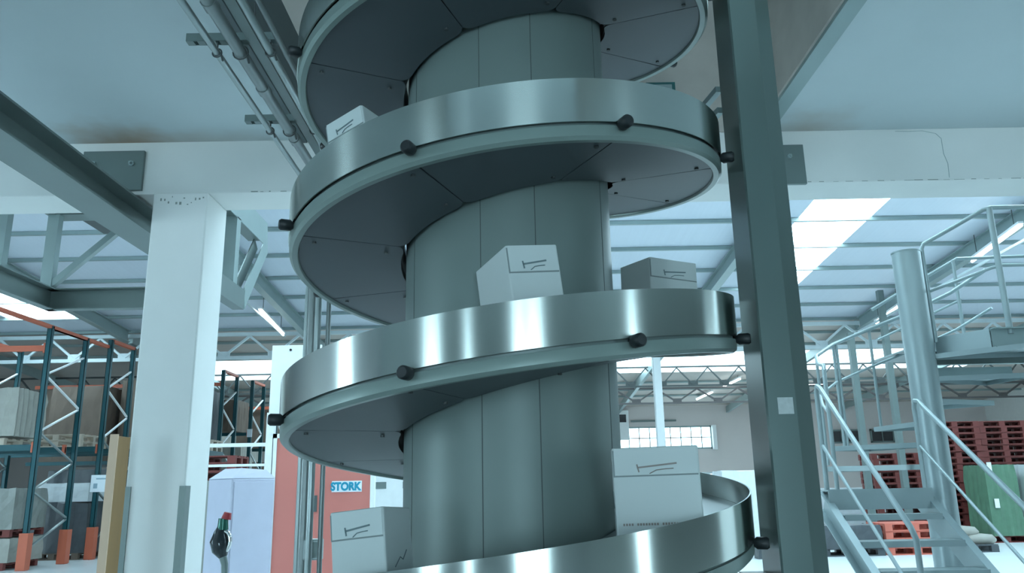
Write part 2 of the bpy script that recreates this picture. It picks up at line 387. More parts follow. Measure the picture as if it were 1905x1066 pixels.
# underside panels, one per 45 degrees
seams = [25 + 45 * k for k in range(-16, 26)]
pm = None
def panel_mesh():
    W_ = R(45); n = 15; vs = []; g_ = .0035
    ro, ri, rc = .957, .503, .05
    top = []
    for k in range(n + 1):
        f = k / n; a = g_ / ro + (W_ - 2 * g_ / ro) * f
        s_ = a * ri; e_ = (W_ - a) * ri; d = min(s_, e_)
        r0 = ri + (rc - math.sqrt(max(0, rc * rc - (rc - d) ** 2)) if d < rc else 0)
        top.append((a, r0))
    # denser sampling by the corners
    aa = [g_ / ro + x for x in (0, .008, .02, .04, .07, .1)]; aa = aa + [W_ * k / 10 for k in range(2, 9)] + [W_ - a for a in reversed(aa)]
    top = []
    for a in aa:
        d = min(a, W_ - a) * ri
        r0 = ri + (rc - math.sqrt(max(0, rc * rc - (rc - d) ** 2)) if d < rc else 0)
        top.append((a, r0))
    mb = MB(); n = len(top)
    for zz in (-.2255, -.2215):
        for a, r0 in top:
            z = P * math.degrees(a) / 360
            mb.v.append((r0 * math.cos(a), r0 * math.sin(a), z + zz)); mb.v.append((ro * math.cos(a), ro * math.sin(a), z + zz))
    for i in range(n - 1):
        a = 2 * i; b = a + 2; N2 = 2 * n
        mb.f += [(a, a + 1, b + 1, b), (N2 + a, N2 + b, N2 + b + 1, N2 + a + 1), (a, b, N2 + b, N2 + a), (a + 1, N2 + a + 1, N2 + b + 1, b + 1)]
    mb.f += [(0, 2 * n, 2 * n + 1, 1), (2 * n - 2, 2 * n - 1, 4 * n - 1, 4 * n - 2)]
    mb.sm = [True] * len(mb.f)
    return mb
base_panel = panel_mesh().build('deck_panel', panel_m, sp)
bolt_mb = MB()
def bolt_local(r, a): 
    z = P * math.degrees(a) / 360 - .2255
    return (r * math.cos(a), r * math.sin(a), z)
base_bolt = MB().tube([(0, 0, .002), (0, 0, -.008)], .009, 8).build('panel_bolt', dark_steel, base_panel)
base_bolt.location = bolt_local(.90, R(42))
bolts = [base_bolt]
for r, a in ((.58, R(39)),):
    c = base_bolt.copy(); C.objects.link(c); c.parent = base_panel; c.location = bolt_local(r, a)
    bolts.append(c)
knob = MB().tube([(.99, 0, 0), (1.0, 0, 0), (1.012, 0, 0), (1.05, 0, 0), (1.058, 0, 0)], [.014, .014, .024, .024, .018], 16).build('fixing_knob', rub_m, sp)
first = True
for s_ in seams:
    if s_ < PH0 + 5 or s_ + 45 > PH1: continue
    if first: pn = base_panel; kn = knob; first = False
    else:
        pn = base_panel.copy(); C.objects.link(pn); pn.parent = sp
        for b in bolts: c = b.copy(); C.objects.link(c); c.parent = pn
        kn = knob.copy(); C.objects.link(kn); kn.parent = sp
    pn.location = (0, 0, zt(s_)); pn.rotation_euler.z = th(s_)
    kn.location = (0, 0, zt(s_) - .186); kn.rotation_euler.z = th(s_)
# drum with vertical sheet seams
dr = MB().cyl((0, 0), .479, .02, 5.2, 128).build('drum', drum_m, sp)
for a in (-104, -76.5, -150, -30, 15, 60, 105, 150):
    MB().bar((.4792 * math.cos(R(a)), .4792 * math.sin(R(a)), .03), (.4792 * math.cos(R(a)), .4792 * math.sin(R(a)), 5.19), .0035, .0016, (math.cos(R(a)), math.sin(R(a)), 0)).build('sheet_seam', seam_m, dr)
MB().cyl((0, 0), .56, 0, .02, 64).build('foot_plate', steel_m, sp)
# bracket arms tying each flight to the post
for k in (1,):
    ph = 81 + 360 * (k - 0); z = zt(ph) - .30 + .0
    if z < .3: continue
    for dz, y1 in ((.44, .30), (.55, .42)):
        MB().bar((1.03, -.10, z + dz), (.93, y1, z + dz - .02), .03, .03).build('bracket_arm', steel_l, sp)


# ------------------------------------------------------------------ cartons riding on the conveyor
def carton(label, x, y, rz, w, d, h, ph, tilt=1, marks='a'):
    z = zt(ph) - .10; r_ = math.hypot(x, y); rad = Vector((x, y, 0)) / r_
    al = math.atan(P / (2 * PI * r_)) * tilt
    t = thing('white_carton', label, 'carton', (x, y, z + .006 + .0), rz, 'white cartons on the spiral')
    t.rotation_mode = 'QUATERNION'
    t.rotation_quaternion = (Matrix.Rotation(al, 3, rad) @ Matrix.Rotation(rz, 3, 'Z')).to_quaternion()
    MB().box(-w / 2, w / 2, -d / 2, d / 2, 0, h).build('carton_body', carton_m, t, bevel=.006)
    q = MB(); q.box(-w / 2 + .006, w / 2 - .006, -d / 2 - .003, -d / 2 - .0005, h * .70, h - .002)
    q.build('front_flap', carton_m, t, bevel=.002)
    MB().box(-w / 2 + .006, w / 2 - .006, -d / 2 - .0015, -d / 2 + .001, h * .70 - .005, h * .70).box(-w / 2 + .001, -w / 2 + .006, -d / 2 - .0015, -d / 2 + .001, h * .70 - .005, h - .01).build('flap_shadow_line', mat('flap_shadow_grey', (.25, .29, .29), .8), t)  # shadow along the flap's edges, drawn as thin dark strips
    q = MB()
    zc = h * .78
    yy = -d / 2 - .0045
    q.bar((-w * .22, yy, zc), (w * .24, yy, zc + .012), .0015, .006).bar((-w * .22, yy, zc + .012), (-w * .2, yy, zc - .016), .0015, .005)
    q.tube([(-w * .08, yy, zc - .022), (0, yy, zc - .01), (w * .1, yy, zc - .007), (w * .2, yy, zc - .006)], .0018, 5)
    if marks == 'a':
        for k in range(26):
            x0 = -w * .42 + k * w * .032
            if k in (4, 13): continue
            q.box(x0, x0 + w * .020, yy + .002, yy + .004, h * .17, h * .17 + .008)
    q.build('printed_mark', ink_m if marks != 'a' else inkr_m, t)
    q = MB(); xx = (w / 2 + .0006)
    for sx in (-1, 1):
        q.tube([(sx * xx, -d * .2, h * .35), (sx * xx, 0, h * .45), (sx * xx, d * .1, h * .42), (sx * xx, d * .25, h * .52)], .002, 5)
    q.build('side_mark', ink_m, t)
    return t
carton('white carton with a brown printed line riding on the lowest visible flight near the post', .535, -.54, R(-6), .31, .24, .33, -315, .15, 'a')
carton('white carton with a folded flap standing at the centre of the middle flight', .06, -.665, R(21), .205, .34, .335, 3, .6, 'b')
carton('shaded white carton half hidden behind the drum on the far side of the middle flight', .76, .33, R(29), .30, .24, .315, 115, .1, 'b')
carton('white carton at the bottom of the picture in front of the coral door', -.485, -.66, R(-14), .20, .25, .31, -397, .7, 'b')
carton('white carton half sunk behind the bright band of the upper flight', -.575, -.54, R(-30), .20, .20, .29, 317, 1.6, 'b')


# ------------------------------------------------------------------ gantry frames under the roof behind the column
t = thing('steel_gantry', 'grey steel gantry frame of channels and struts hanging behind the concrete beam', 'gantry', (0, 0, 0))
q = MB()
def chan(mb, a, b, h=.20, w=.09, side=1):
    """U channel from a to b: web + two flanges"""
    a = Vector(a); b = Vector(b); d = (b - a).normalized(); sd = d.cross(Vector((0, 0, 1))).normalized() * side
    mb.bar(a, b, .01, h)
    for z in (-h / 2, h / 2): mb.bar(a + sd * w / 2 + Vector((0, 0, z)), b + sd * w / 2 + Vector((0, 0, z)), w, .01)
chan(q, (-4.52, 4.05, 3.26), (-3.1, 4.05, 3.26))
q.build('far_channel', steel_m, t)
q = MB(); chan(q, (-4.52, 2.35, 3.26), (-4.52, 4.05, 3.26)); q.build('side_channel', steel_m, t)
q = MB(); q.box(-4.6, -3.0, 3.95, 4.15, 4.12, 4.2).box(-4.6, -4.5, 2.4, 4.1, 4.12, 4.2); q.build('top_frame', steel_m, t)
for x, y in ((-4.52, 3.98), (-4.52, 3.2)): MB().box(x - .055, x + .055, y - .04, y + .04, 3.36, 4.12).build('upright', steel_l, t)
MB().bar((-4.48, 3.98, 3.40), (-3.72, 3.98, 4.1), .06, .06).build('diagonal_brace', steel_l, t)
MB().box(-4.35, -3.2, 2.9, 3.9, 4.16, 4.19).build('deck_plate', dark_steel, t)
MB().bar((-4.48, 4.0, 4.16), (-3.2, 2.6, 4.16), .05, .05).build('plan_brace', steel_l, t)
MB().bar((-3.9, 2.4, 4.16), (-3.9, 4.0, 4.16), .06, .08).build('cross_beam', steel_l, t)
t = thing('truss_bracket', 'grey steel truss end of channels and gusset sticking out behind the white column', 'steel bracket', (-2.4, 0, 0))
q = MB(); q.prism([(2.29, 3.78), (3.89, 3.76), (3.42, 3.20), (3.46, 3.01), (4.04, 3.71), (3.98, 4.0), (2.29, 4.0)], 'x', -.008, 0); q.build('web_plate', white_m if False else steel_l, t)
q = MB(); q.box(-.14, -.008, 2.29, 3.86, 3.78, 3.79).bar((-.07, 3.87, 3.755), (-.07, 3.43, 3.22), .13, .01, (1, 0, 0)); q.build('inner_flange', steel_m, t)
q = MB(); q.box(-.012, 0, 2.29, 3.44, 3.0, 3.18).box(-.10, -.012, 2.29, 3.44, 3.0, 3.012).box(-.10, -.012, 2.29, 3.44, 3.168, 3.18); q.build('bottom_channel', steel_m, t)
MB().box(-.10, 0, 3.12, 3.22, 3.18, 3.78).build('upright', steel_l, t)


# ------------------------------------------------------------------ lattice girders across the hall
def lattice(label, y, zb, ztop, x0, x1, pitch, mt, ch, br, phase=0.):
    t = thing('lattice_girder', label, 'roof truss', (0, y, 0))
    MB().box(x0, x1, -ch / 2, ch / 2, zb, zb + ch).build('bottom_chord', mt, t)
    MB().box(x0, x1, -ch / 2, ch / 2, ztop - ch, ztop).build('top_chord', mt, t)
    src = None; n = int((x1 - x0) / pitch)
    me = {}
    for k in range(n):
        xa = x0 + phase + k * pitch
        for sgn in (0, 1):
            a = (0, 0, zb + ch) if sgn == 0 else (0, 0, ztop - ch); b = (pitch / 2, 0, ztop - ch) if sgn == 0 else (pitch / 2, 0, zb + ch)
            if sgn not in me:
                o = MB().bar(a, b, br, br).build('web_brace', mt, t); me[sgn] = o
            else:
                o = me[sgn].copy(); C.objects.link(o); o.parent = t
            o.location.x = xa + sgn * pitch / 2
        if 'g' not in me:
            g_ = MB().box(-.17, .17, -.012, .012, zb + ch - .02, zb + ch + .14).build('gusset_plate', mt, t); me['g'] = g_
        else:
            g_ = me['g'].copy(); C.objects.link(g_); g_.parent = t
        g_.location.x = xa
    return t
lattice('pale blue grey lattice girder spanning the hall under the roof sheets', 19.0, 5.06, 5.84, -25.5, 21.5, 1.42, truss_m, .10, .06, .3)
lattice('dark lattice girder seen against the bright far glazing strip', 24.6, 4.72, 5.45, -25.5, 21.5, 1.1, dark_steel, .06, .045)
lattice('thin dark lattice girder behind the glazing strip near the end wall', 28.0, 4.45, 5.1, -25.5, 21.5, 1.6, mat('brown_steel', (.12, .11, .11), .6), .07, .06)
# slim columns under the girders
t = thing('round_column', 'tall pale cyan column holding the far lattice girder beside the end wall window', 'column', (4.07, 18.7, 0))
MB().box(-.11, .11, -.11, .11, 0, 5.06).build('shaft', white_m, t, bevel=.02)
for i, (x, y) in enumerate(((8.52, 16.2), (9.35, 16.1))):
    tag(MB().box(x - .07, x + .07, y - .07, y + .07, 0, (5.0, 6.05)[i]).build('dark_post', steel_m), ('dark grey green post behind the stair treads, shorter of two', 'dark grey green post behind the stair reaching up to the roof rafter')[i], 'post')

# ------------------------------------------------------------------ fluorescent lamps
def lamp(label, a, b):
    t = thing('fluorescent_lamp', label, 'lamp', a); a = Vector(a); b = Vector(b) - a
    z = Vector((0, 0, 1))
    MB().bar(z * .06, b + z * .06, .10, .05).build('lamp_housing', white_m, t)
    MB().tube([(0, 0, 0), b], .028, 10).build('tube', lamp_m, t)
    q = MB()
    for f in (.12, .88): q.tube([b * f + z * .08, b * f + z * .5], .008, 5)
    q.build('hanger', dark_steel, t)
lamp('lit tube lamp in a white batten hung under the roof beyond the white column', (-6.16, 15.7, 5.75), (-6.24, 18.1, 5.58))
lamp('lit tube lamp hung under the roof above the stair platform', (9.75, 10.9, 6.05), (9.9, 12.9, 5.9))
lamp('lit tube lamp under the roof just beside the top of the round stair post', (9.9, 16.2, 5.68), (9.95, 17.8, 5.55))
lamp('short lit tube lamp hung before the end wall window, nearer the white column', (8.05, 31.4, 4.95), (8.3, 29.6, 5.05))
lamp('dim tube lamp hung before the end wall near the steel post', (8.5, 28.6, 5.15), (8.75, 27.0, 5.25))
lamp('lit tube lamp low behind the dark posts near the end wall', (11.2, 28.6, 5.1), (12.5, 28.6, 5.2))
tag(MB().bar((10.1, 4, 6.2), (9.75, 18.5, 5.45), .05, .05).build('lamp_rail', truss_m), 'long pale lamp rail hung under the roof above the stair', 'rail')
tag(MB().bar((-6.1, 6, 6.1), (-6.3, 18.5, 5.62), .04, .04).build('lamp_rail', truss_m), 'long thin lamp rail under the roof beyond the white column', 'rail')

# ------------------------------------------------------------------ end wall details
def window_grid(n, x0, x1, z0, z1, y, nx, nz, m=farwin_m, fr=white_m):
    w = tag(empty('window_%d' % n, ((x0 + x1) / 2, y, z0)), kind='structure'); hx = (x1 - x0) / 2; h = z1 - z0
    q = MB(); f = .07
    q.box(-hx, hx, -.05, .02, 0, f).box(-hx, hx, -.05, .02, h - f, h).box(-hx, -hx + f, -.05, .02, 0, h).box(hx - f, hx, -.05, .02, 0, h)
    for k in range(1, nx): xx = -hx + 2 * hx * k / nx; q.box(xx - .02, xx + .02, -.04, .02, 0, h)
    for k in range(1, nz): zz = h * k / nz; q.box(-hx, hx, -.04, .02, zz - .02, zz + .02)
    q.build('window_frame', fr, w)
    MB().box(-hx + f, hx - f, 0, .01, f, h - f).build('pane', m, w)
window_grid(30, 4.9, 9.2, 2.95, 4.0, 33.95, 9, 2, farwin_m, steel_l)
window_grid(31, 14.7, 16.1, 3.08, 3.7, 33.95, 3, 1, darkglass_m, steel_m)
window_grid(32, 16.5, 17.6, 3.08, 3.7, 33.95, 2, 1, darkglass_m, steel_m)
window_grid(33, -7.2, -2.6, .6, 2.9, 33.95, 5, 2, farwin_m, truss_m)
window_grid(34, 8.5, 12.2, .2, 1.9, 33.95, 8, 5, farwin_m, truss_m)
tag(MB().box(5.5, 7.6, 33.9, 33.97, 4.22, 4.3).build('wall_rail', steel_m), 'thin dark rail along the end wall above the long window', 'rail')
tag(MB().box(9.18, 9.35, 33.6, 33.97, 2.9, 4.0).build('wall_box', white_m), 'tall white bright unit at the end of the long window', 'wall unit')
t = thing('switch_cabinet', 'white switch cabinet high on the end wall beside the drum', 'panel', (4.95, 33.9, 3.4))
MB().box(-.5, .42, -.25, 0, 0, 1.35).build('cabinet_body', white_m, t, bevel=.02)
MB().box(-.1, .3, -.27, -.25, .8, 1.15).build('dark_display', darkglass_m, t)

# ------------------------------------------------------------------ pallet racks
def rack(label, x, y0, y1, h, mt_guard=True):
    t = thing('pallet_rack_bay', label, 'pallet rack', (x, (y0 + y1) / 2, 0)); d = (y1 - y0) / 2
    for sy in (-d, d):
        q = MB(); q.box(-.05, .05, sy - .045, sy - .035, 0, h).box(-.05, -.04, sy - .045, sy + .045, 0, h).box(.04, .05, sy - .045, sy + .045, 0, h)
        q.build('upright', teal_m, t)
        MB().box(-.09, .09, sy - .07, sy + .07, 0, .012).build('foot_plate', orange_m, t)
        if mt_guard: MB().prism([(-.08, sy - .09), (.10, sy - .09), (.10, sy + .09), (.07, sy + .09), (.07, sy - .06), (-.08, sy - .06)], 'z', .012, .70).build('foot_guard', orange_m, t)
    z = .35; k = 0
    while z + .62 < h:
        a, b = (-d, d) if k % 2 == 0 else (d, -d)
        MB().bar((0, a, z), (0, b, z + .58), .045, .03).build('frame_brace', white_m if z > 2.2 else tube_m, t); z += .58; k += 1
    q = MB().bar((0, -d, h - .02), (0, d, h - .02), .10, .07); q.build('top_tie', orange_m, t)
    return t
rack('teal rack frame with orange foot guards at the aisle corner, closest to the camera', -9.6, 12.86, 14.30, 4.85)
rack('teal rack frame with orange foot guards, second along the aisle behind the white sign', -9.55, 15.33, 16.5, 5.0)
rack('teal rack frame one bay in from the aisle, closest row to the camera', -12.4, 12.86, 14.30, 4.6)
rack('teal rack frame one bay in from the aisle, second row', -12.4, 15.33, 16.5, 5.0)
rack('tall dark teal rack frame just beside the golden board, in the deeper row', -8.75, 18.3, 19.4, 4.9, False)
rack('dark rack frame directly beyond the white column', -8.45, 19.9, 21.1, 4.9, False)
rack('dark rack frame between the white column and the white partition post', -8.35, 22.3, 23.5, 4.9, False)
rack('dark rack frame deepest in the aisle beside the white partition post', -8.25, 24.75, 25.9, 4.6, False)
def beams(label, x0, x1, y, z, m=teal_m, h=.12):
    t = thing('rack_beam', label, 'rack beam', (0, y, z))
    MB().box(x0, x1, -.025, .025, -h, 0).build('beam', m, t)
    MB().box(x1 - .06, x1, -.035, .035, -h - .04, .05).build('end_hook', orange_m, t)
beams('long dark rack beam at shelf height, closest row, aisle side', -12.35, -9.66, 12.9, 2.42)
beams('long dark rack beam at shelf height, closest row, rear side', -12.35, -9.66, 14.05, 2.42)
beams('dark rack beam at shelf height in the second row', -12.35, -9.61, 15.37, 2.5)
beams('dark rack beam at shelf height at the back of the second row', -12.35, -9.61, 16.46, 2.5)
beams('orange rack beam high in the closest row near the picture edge', -12.35, -9.66, 12.9, 4.45, orange_m)
tag(MB().bar((-9.6, 8.0, 4.83), (-9.6, 15.3, 4.83), .09, .07).build('top_tie_beam', orange_m), 'brown orange tie beam running along the tops of the teal rack frames', 'rack beam')
tag(MB().box(-9.5, -9.48, 15.2, 15.4, 0, .01).build('floor_bracket', orange_m), 'small orange bracket on the floor by the second rack frame', 'bracket')

def pallet_mesh(mb, L=1.2, D=.8, h=.144, M=None):
    def b(*a): mb.box(*a, M)
    for y in (-D / 2 + .05, 0, D / 2 - .05): b(-L / 2, L / 2, y - .05, y + .05, 0, .022)
    for x in (-L / 2 + .0725, 0, L / 2 - .0725):
        for y in (-D / 2 + .05, 0, D / 2 - .05): b(x - .0725, x + .0725, y - .05, y + .05, .022, .10)
        b(x - .0725, x + .0725, -D / 2, D / 2, .10, .122)
    for k in range(5):
        y = -D / 2 + .0725 + k * (D - .145) / 4; b(-L / 2, L / 2, y - .06, y + .06, .122, .144)
    return mb
PAL = {}
def pallet(label, x, y, z, mt, rz=0., group=None, name='wooden_pallet', D=.8):
    key = (mt.name, D)
    if key not in PAL:
        o = pallet_mesh(MB(), D=D).build(name, mt); PAL[key] = o
    else:
        o = PAL[key].copy(); C.objects.link(o)
        for k in ('label', 'group'):
            if k in o: del o[k]
    o.name = name
    o.location = (x, y, z); o.rotation_euler.z = rz
    return tag(o, label, 'pallet', group)
def load(label, x, y, z, w, d, h, mt, kind='wrapped_load', seed=0, parts=0, cat='pallet load', group=None, rib=0.02, nx=9):
    """a shrink-wrapped load: slightly uneven block of stacked goods with vertical wrap folds"""
    rnd = random.Random(seed); nz = 5; mb = MB()
    ring = []
    per = [(-w / 2 + w * i / nx, -d / 2) for i in range(nx)] + [(w / 2, -d / 2 + d * i / nx) for i in range(nx)] + [(w / 2 - w * i / nx, d / 2) for i in range(nx)] + [(-w / 2, d / 2 - d * i / nx) for i in range(nx)]
    n = len(per)
    for k in range(nz + 1):
        for i, (a, b) in enumerate(per):
            s_ = 1 + rib * (i % 2 - .5) + rnd.uniform(-.018, .018) - (.03 if k == nz else 0)
            mb.v.append((a * s_, b * s_, h * k / nz + (rnd.uniform(-.02, .01) if k == nz else 0)))
    for k in range(nz):
        for i in range(n): mb.f.append((k * n + i, k * n + (i + 1) % n, (k + 1) * n + (i + 1) % n, (k + 1) * n + i))
    mb.f += [tuple(range(n - 1, -1, -1)), tuple(range(nz * n, nz * n + n))]; mb.sm = [False] * len(mb.f)
    o = mb.build(kind, mt); o.location = (x, y, z)
    return tag(o, label, cat, group)
# ground bays of the closest racks
pallet('dark red pallet on the floor under the cream load in the corner rack', -10.6, 13.5, 0, red_m, 0, None, 'red_pallet', 1.2)
load('low cream wrapped load on the lowest pallet of the corner rack', -10.55, 13.5, .144, 1.25, 1.2, .46, sack_m, seed=1)
pallet('dark red pallet sandwiched between cream and grey loads in the corner rack', -10.55, 13.5, .625, red_m, 0, None, 'red_pallet', 1.2)
load('grey wrapped load standing on the cream load in the corner rack', -10.55, 13.5, .771, 1.25, 1.2, .80, wrap_m, seed=2)
pallet('wooden pallet under the dark load behind the second foot guard', -10.4, 15.9, 0, brown_m, 0, None, 'wooden_pallet', 1.2)
load('dark grey wrapped load in the second rack behind the orange foot guards', -10.35, 15.9, .144, 1.3, 1.1, 1.1, wrapd_m, seed=3)
load('pale grey boxes topping the dark load behind the white sign', -10.35, 15.9, 1.265, 1.2, 1.0, .42, pale_wrap, seed=4)
pallet('red pallet on the floor in the deeper bay beside the golden board', -8.9, 17.1, 0, red_m, 0, None, 'red_pallet', .8)
load('tall silver grey wrapped load in the deeper bay beside the golden board', -8.9, 17.1, .144, 1.15, .8, 1.75, wrap_m, seed=5)
load('bundle of pale sacks lying on the rack shelf near the picture edge', -10.9, 13.4, 2.60, 1.6, 1.1, .98, sack_m, 'sack_bundle', 6, cat='sacks', rib=.06, nx=13)
pallet('wooden pallet under the pale sacks on the rack shelf', -10.9, 13.5, 2.42, wood_m, 0, None, 'wooden_pallet', 1.2)
for i, (x, y) in enumerate(((-10.6, 15.9), (-9.05, 17.05), (-8.35, 17.85))):
    where = ('behind the corner rack upright', 'between two teal uprights', 'just beside the golden board')[i]
    for k in range(2):
        z0 = (2.5, 2.5, 2.45)[i]
        pallet('pale wooden pallet, %s of two stacked %s' % (('lower', 'upper')[k], where), x, y, z0 + .146 * k, wood_m, 0, None, 'wooden_pallet', 1.2 if i == 0 else .8)
tag(MB().box(-9.7, -7.7, 16.6, 18.2, 2.30, 2.45).build('shelf_platform', teal_m), 'dark teal shelf carrying the pale wooden pallets over the deeper bay', 'shelf')
for k, (x, y, z, w, d, h, mm, lb) in enumerate((
    (-11.4, 18.2, 2.5, 1.5, 1.2, 1.7, brown_m, 'dark brown carton load high in the rack behind the corner frames'),
    (-9.9, 18.6, 2.5, 1.2, 1.2, 1.9, brown_m, 'brown carton load high in the rack between teal uprights'),
    (-11.2, 18.2, 0, 1.6, 1.2, 2.04, wrapd_m, 'dark wrapped load low behind the corner racks'),
    (-9.6, 20.6, 2.4, 1.3, 1.2, 2.0, wrapd_m, 'dark wrapped load behind the deeper rack frame'),
    (-9.4, 22.9, 3.3, 1.2, 1.2, 1.0, brown_m, 'brown carton load high beyond the white column'),
    (-9.2, 22.9, 0, 1.2, 1.2, 2.9, sack_m, 'grey brown sack load halfway up beyond the white column'),
    (-9.0, 25.35, 2.9, 1.2, 1.2, 1.4, brown_m, 'brown carton load beside the white partition post, upper'),
    (-9.0, 25.35, 0, 1.2, 1.2, 2.4, brown_m, 'brown carton load beside the white partition post, lower'),
    (-10.6, 27.4, 0, 1.6, 1.2, 4.4, sack_m, 'pale brown load at the end of the rack aisle'),
    (-12.8, 20.6, 2.3, 1.8, 1.2, 2.2, brown_m, 'wide brown load deep in the racks near the picture edge'),
    (-13.0, 23.0, 2.3, 2.4, 1.2, 2.4, wrapd_m, 'dark wide load deepest in the racks'))):
    load(lb, x, y, z, w, d, h, mm, 'stacked_load', 20 + k)
for i, (x0, x1, y, z) in enumerate(((-14, -8.8, 17.95, 2.5), (-14, -8.5, 20.0, 2.35), (-14, -8.4, 22.35, 3.25), (-12, -8.4, 25.1, 2.88), (-12, -8.3, 24.65, 4.3), (-14, -8.5, 20.0, 4.55))):
    beams(('dark rack beam behind the corner frames, deeper row', 'rack beam in the row beyond the deeper frame, low level', 'rack beam high in the row beyond the white column', 'rack beam in the last row of the aisle, lower level', 'orange brown rack beam in the last row of the aisle, top level', 'orange brown rack beam high in the row beyond the deeper frame')[i], x0, x1, y, z, orange_m if i > 3 else teal_m, .1)
t = thing('rack_sign', 'white aisle sign fixed to the teal upright of the second rack frame', 'sign', (-9.42, 15.278, 1.47))
MB().box(-.24, .24, -.015, .005, 0, .38).build('sign_board', sign_m, t, bevel=.004)
q = MB().box(-.12, .1, -.018, -.0152, .28, .31).box(-.17, -.08, -.018, -.0152, .08, .19); q.build('printed_mark', mat('sign_grey', (.3, .42, .5), .5), t)
tag(MB().box(-8.42, -8.26, 22.23, 22.25, 3.1, 3.35).build('rack_label', sign_m), 'small white label card on the far rack beyond the white column', 'label card')

# golden board beside the column
t = thing('golden_board', 'tall golden brown board with a pale edge standing beside the white column', 'board', (-2.495, 1.48, 0))
MB().box(-.02, .02, .012, .17, 0, 1.76).build('board_face', gold_m, t, bevel=.004)
MB().box(-.03, .02, 0, .012, 0, 1.77).build('edge_strip', cream_m, t)


# ------------------------------------------------------------------ white cabinet, its handle, partition and coral doors
t = thing('white_cabinet', 'white lilac machine cabinet standing beyond the column with its corner towards the camera', 'cabinet', (-3.26, 6.3, 0), R(47))
h_ = .28
MB().prism([(-h_, -h_), (h_, -h_), (h_, h_), (-h_, h_)], 'z', .08, 1.56).build('cabinet_body', cabinet_m, t, bevel=.015)
q = MB(); q.add([(-h_, -h_, 1.56), (h_, -h_, 1.56), (h_, h_, 1.56), (-h_, h_, 1.56), (-.12, -.2, 1.68), (.2, -.2, 1.66), (.2, .2, 1.66), (-.12, .2, 1.68)], [(0, 1, 5, 4), (1, 2, 6, 5), (2, 3, 7, 6), (3, 0, 4, 7), (4, 5, 6, 7)]); q.build('sloped_top', cabinet_m, t)
MB().box(-h_ + .01, h_ - .01, -h_ + .01, h_ - .01, 0, .08).build('plinth', steel_m, t)
MB().box(-h_ + .03, h_ - .03, -h_ - .012, -h_, .12, 1.52).build('door', cabinet_m, t, bevel=.005)
MB().box(h_, h_ + .012, -h_ + .03, h_ - .03, .12, 1.52).build('side_panel', cabinet_m, t, bevel=.005)
t = thing('hand_tap', 'dark glossy handle with a red cap and green neck on a bent pipe', 'handle', (-2.115, 2.45, 0))
q = MB().tube([(0.02, 0, 0), (.03, 0, .55), (.035, 0, .80), (.03, 0, .9), (.005, 0, .98)], [.022, .022, .022, .024, .03], 14); q.build('bent_pipe', steel_m, t)
q = MB().tube([(.015, 0, .95), (-.005, 0, 1.0), (-.02, 0, 1.06), (-.015, 0, 1.12), (0, 0, 1.17)], [.03, .062, .066, .045, .03], 18); q.build('grip_bulb', mat('black_gloss', (.03, .04, .045), .08, .3), t)
MB().tube([(0, 0, 1.14), (.0, 0, 1.22)], [.04, .034], 16).build('green_neck', copper_m, t)
MB().tube([(.02, 0, 1.215), (.03, 0, 1.26)], [.036, .026], 16).build('red_cap', redcap_m, t)
q = MB().tube([(.04 * math.cos(a) + .02, -.01, 1.06 + .07 * math.sin(a)) for a in [R(-80 + 20 * k) for k in range(10)]], .016, 10); q.build('lever_ring', chrome_m, t)
t = thing('white_partition', 'white partition frame with bars joining the coral door frame beyond the cabinet', 'partition', (-3.45, 8, 0))
MB().box(-.05, .06, -.05, .05, 0, 2.5).build('post', white_m, t)
MB().box(-1.6, -.05, -.025, .025, 2.03, 2.08).build('upper_rail', white_m, t)
MB().box(-1.6, -.05, -.025, .025, 1.755, 1.79).build('lower_rail', white_m, t)
t = thing('white_board', 'bright white board hung beside the conveyor above the coral door', 'board', (-3.2, 7.95, 2.47))
MB().box(-.27, .45, -.02, .02, 0, 1.0).build('panel', white_m, t, bevel=.005)
MB().tube([(-.0, -.03, .93), (-.0, -.019, .93)], .018, 10).build('hook_hole', darkglass_m, t)
t = thing('coral_door', 'coral red sliding door panel with a blue lettered white sign', 'door', (-2.66, 8, 0))
MB().box(-.68, -.20, -.03, .03, 0, 2.14).build('door_leaf', coral_m, t, bevel=.005)
MB().box(-.195, .66, -.03, .03, 0, 2.14).build('door_leaf', coral_m, t, bevel=.005)
MB().box(-.12, -.08, -.05, -.03, 1.12, 1.34).build('door_pull', seam_m, t)
MB().box(-.74, -.68, -.05, .05, 0, 2.2).build('door_jamb', white_m, t)
MB().box(.66, .72, -.05, .05, 0, 2.2).build('door_jamb', white_m, t)
MB().box(-.74, .72, -.05, .05, 2.14, 2.2).build('door_head', white_m, t)
s_ = MB().box(.12, .54, -.04, -.03, 1.38, 1.53).build('sign_plate', sign_m, t)
tc = bpy.data.curves.new('lettering', 'FONT'); tc.body = 'STORK'; tc.size = .15; tc.offset = .0075; tc.extrude = .002; tc.align_x = 'CENTER'
to = bpy.data.objects.new('tmp_text', tc); C.objects.link(to)
dg = bpy.context.evaluated_depsgraph_get(); me = bpy.data.meshes.new_from_object(to.evaluated_get(dg)); bpy.data.objects.remove(to)
for v in me.vertices: v.co = Vector((v.co.x * .88, v.co.y, v.co.z))
lo = bpy.data.objects.new('lettering', me); C.objects.link(lo); lo.parent = s_; me.materials.clear(); me.materials.append(blue_m)
lo.rotation_euler = (PI / 2, 0, 0); lo.location = (.315, -.043, 1.405)
lo.scale = (1, 1, 1)
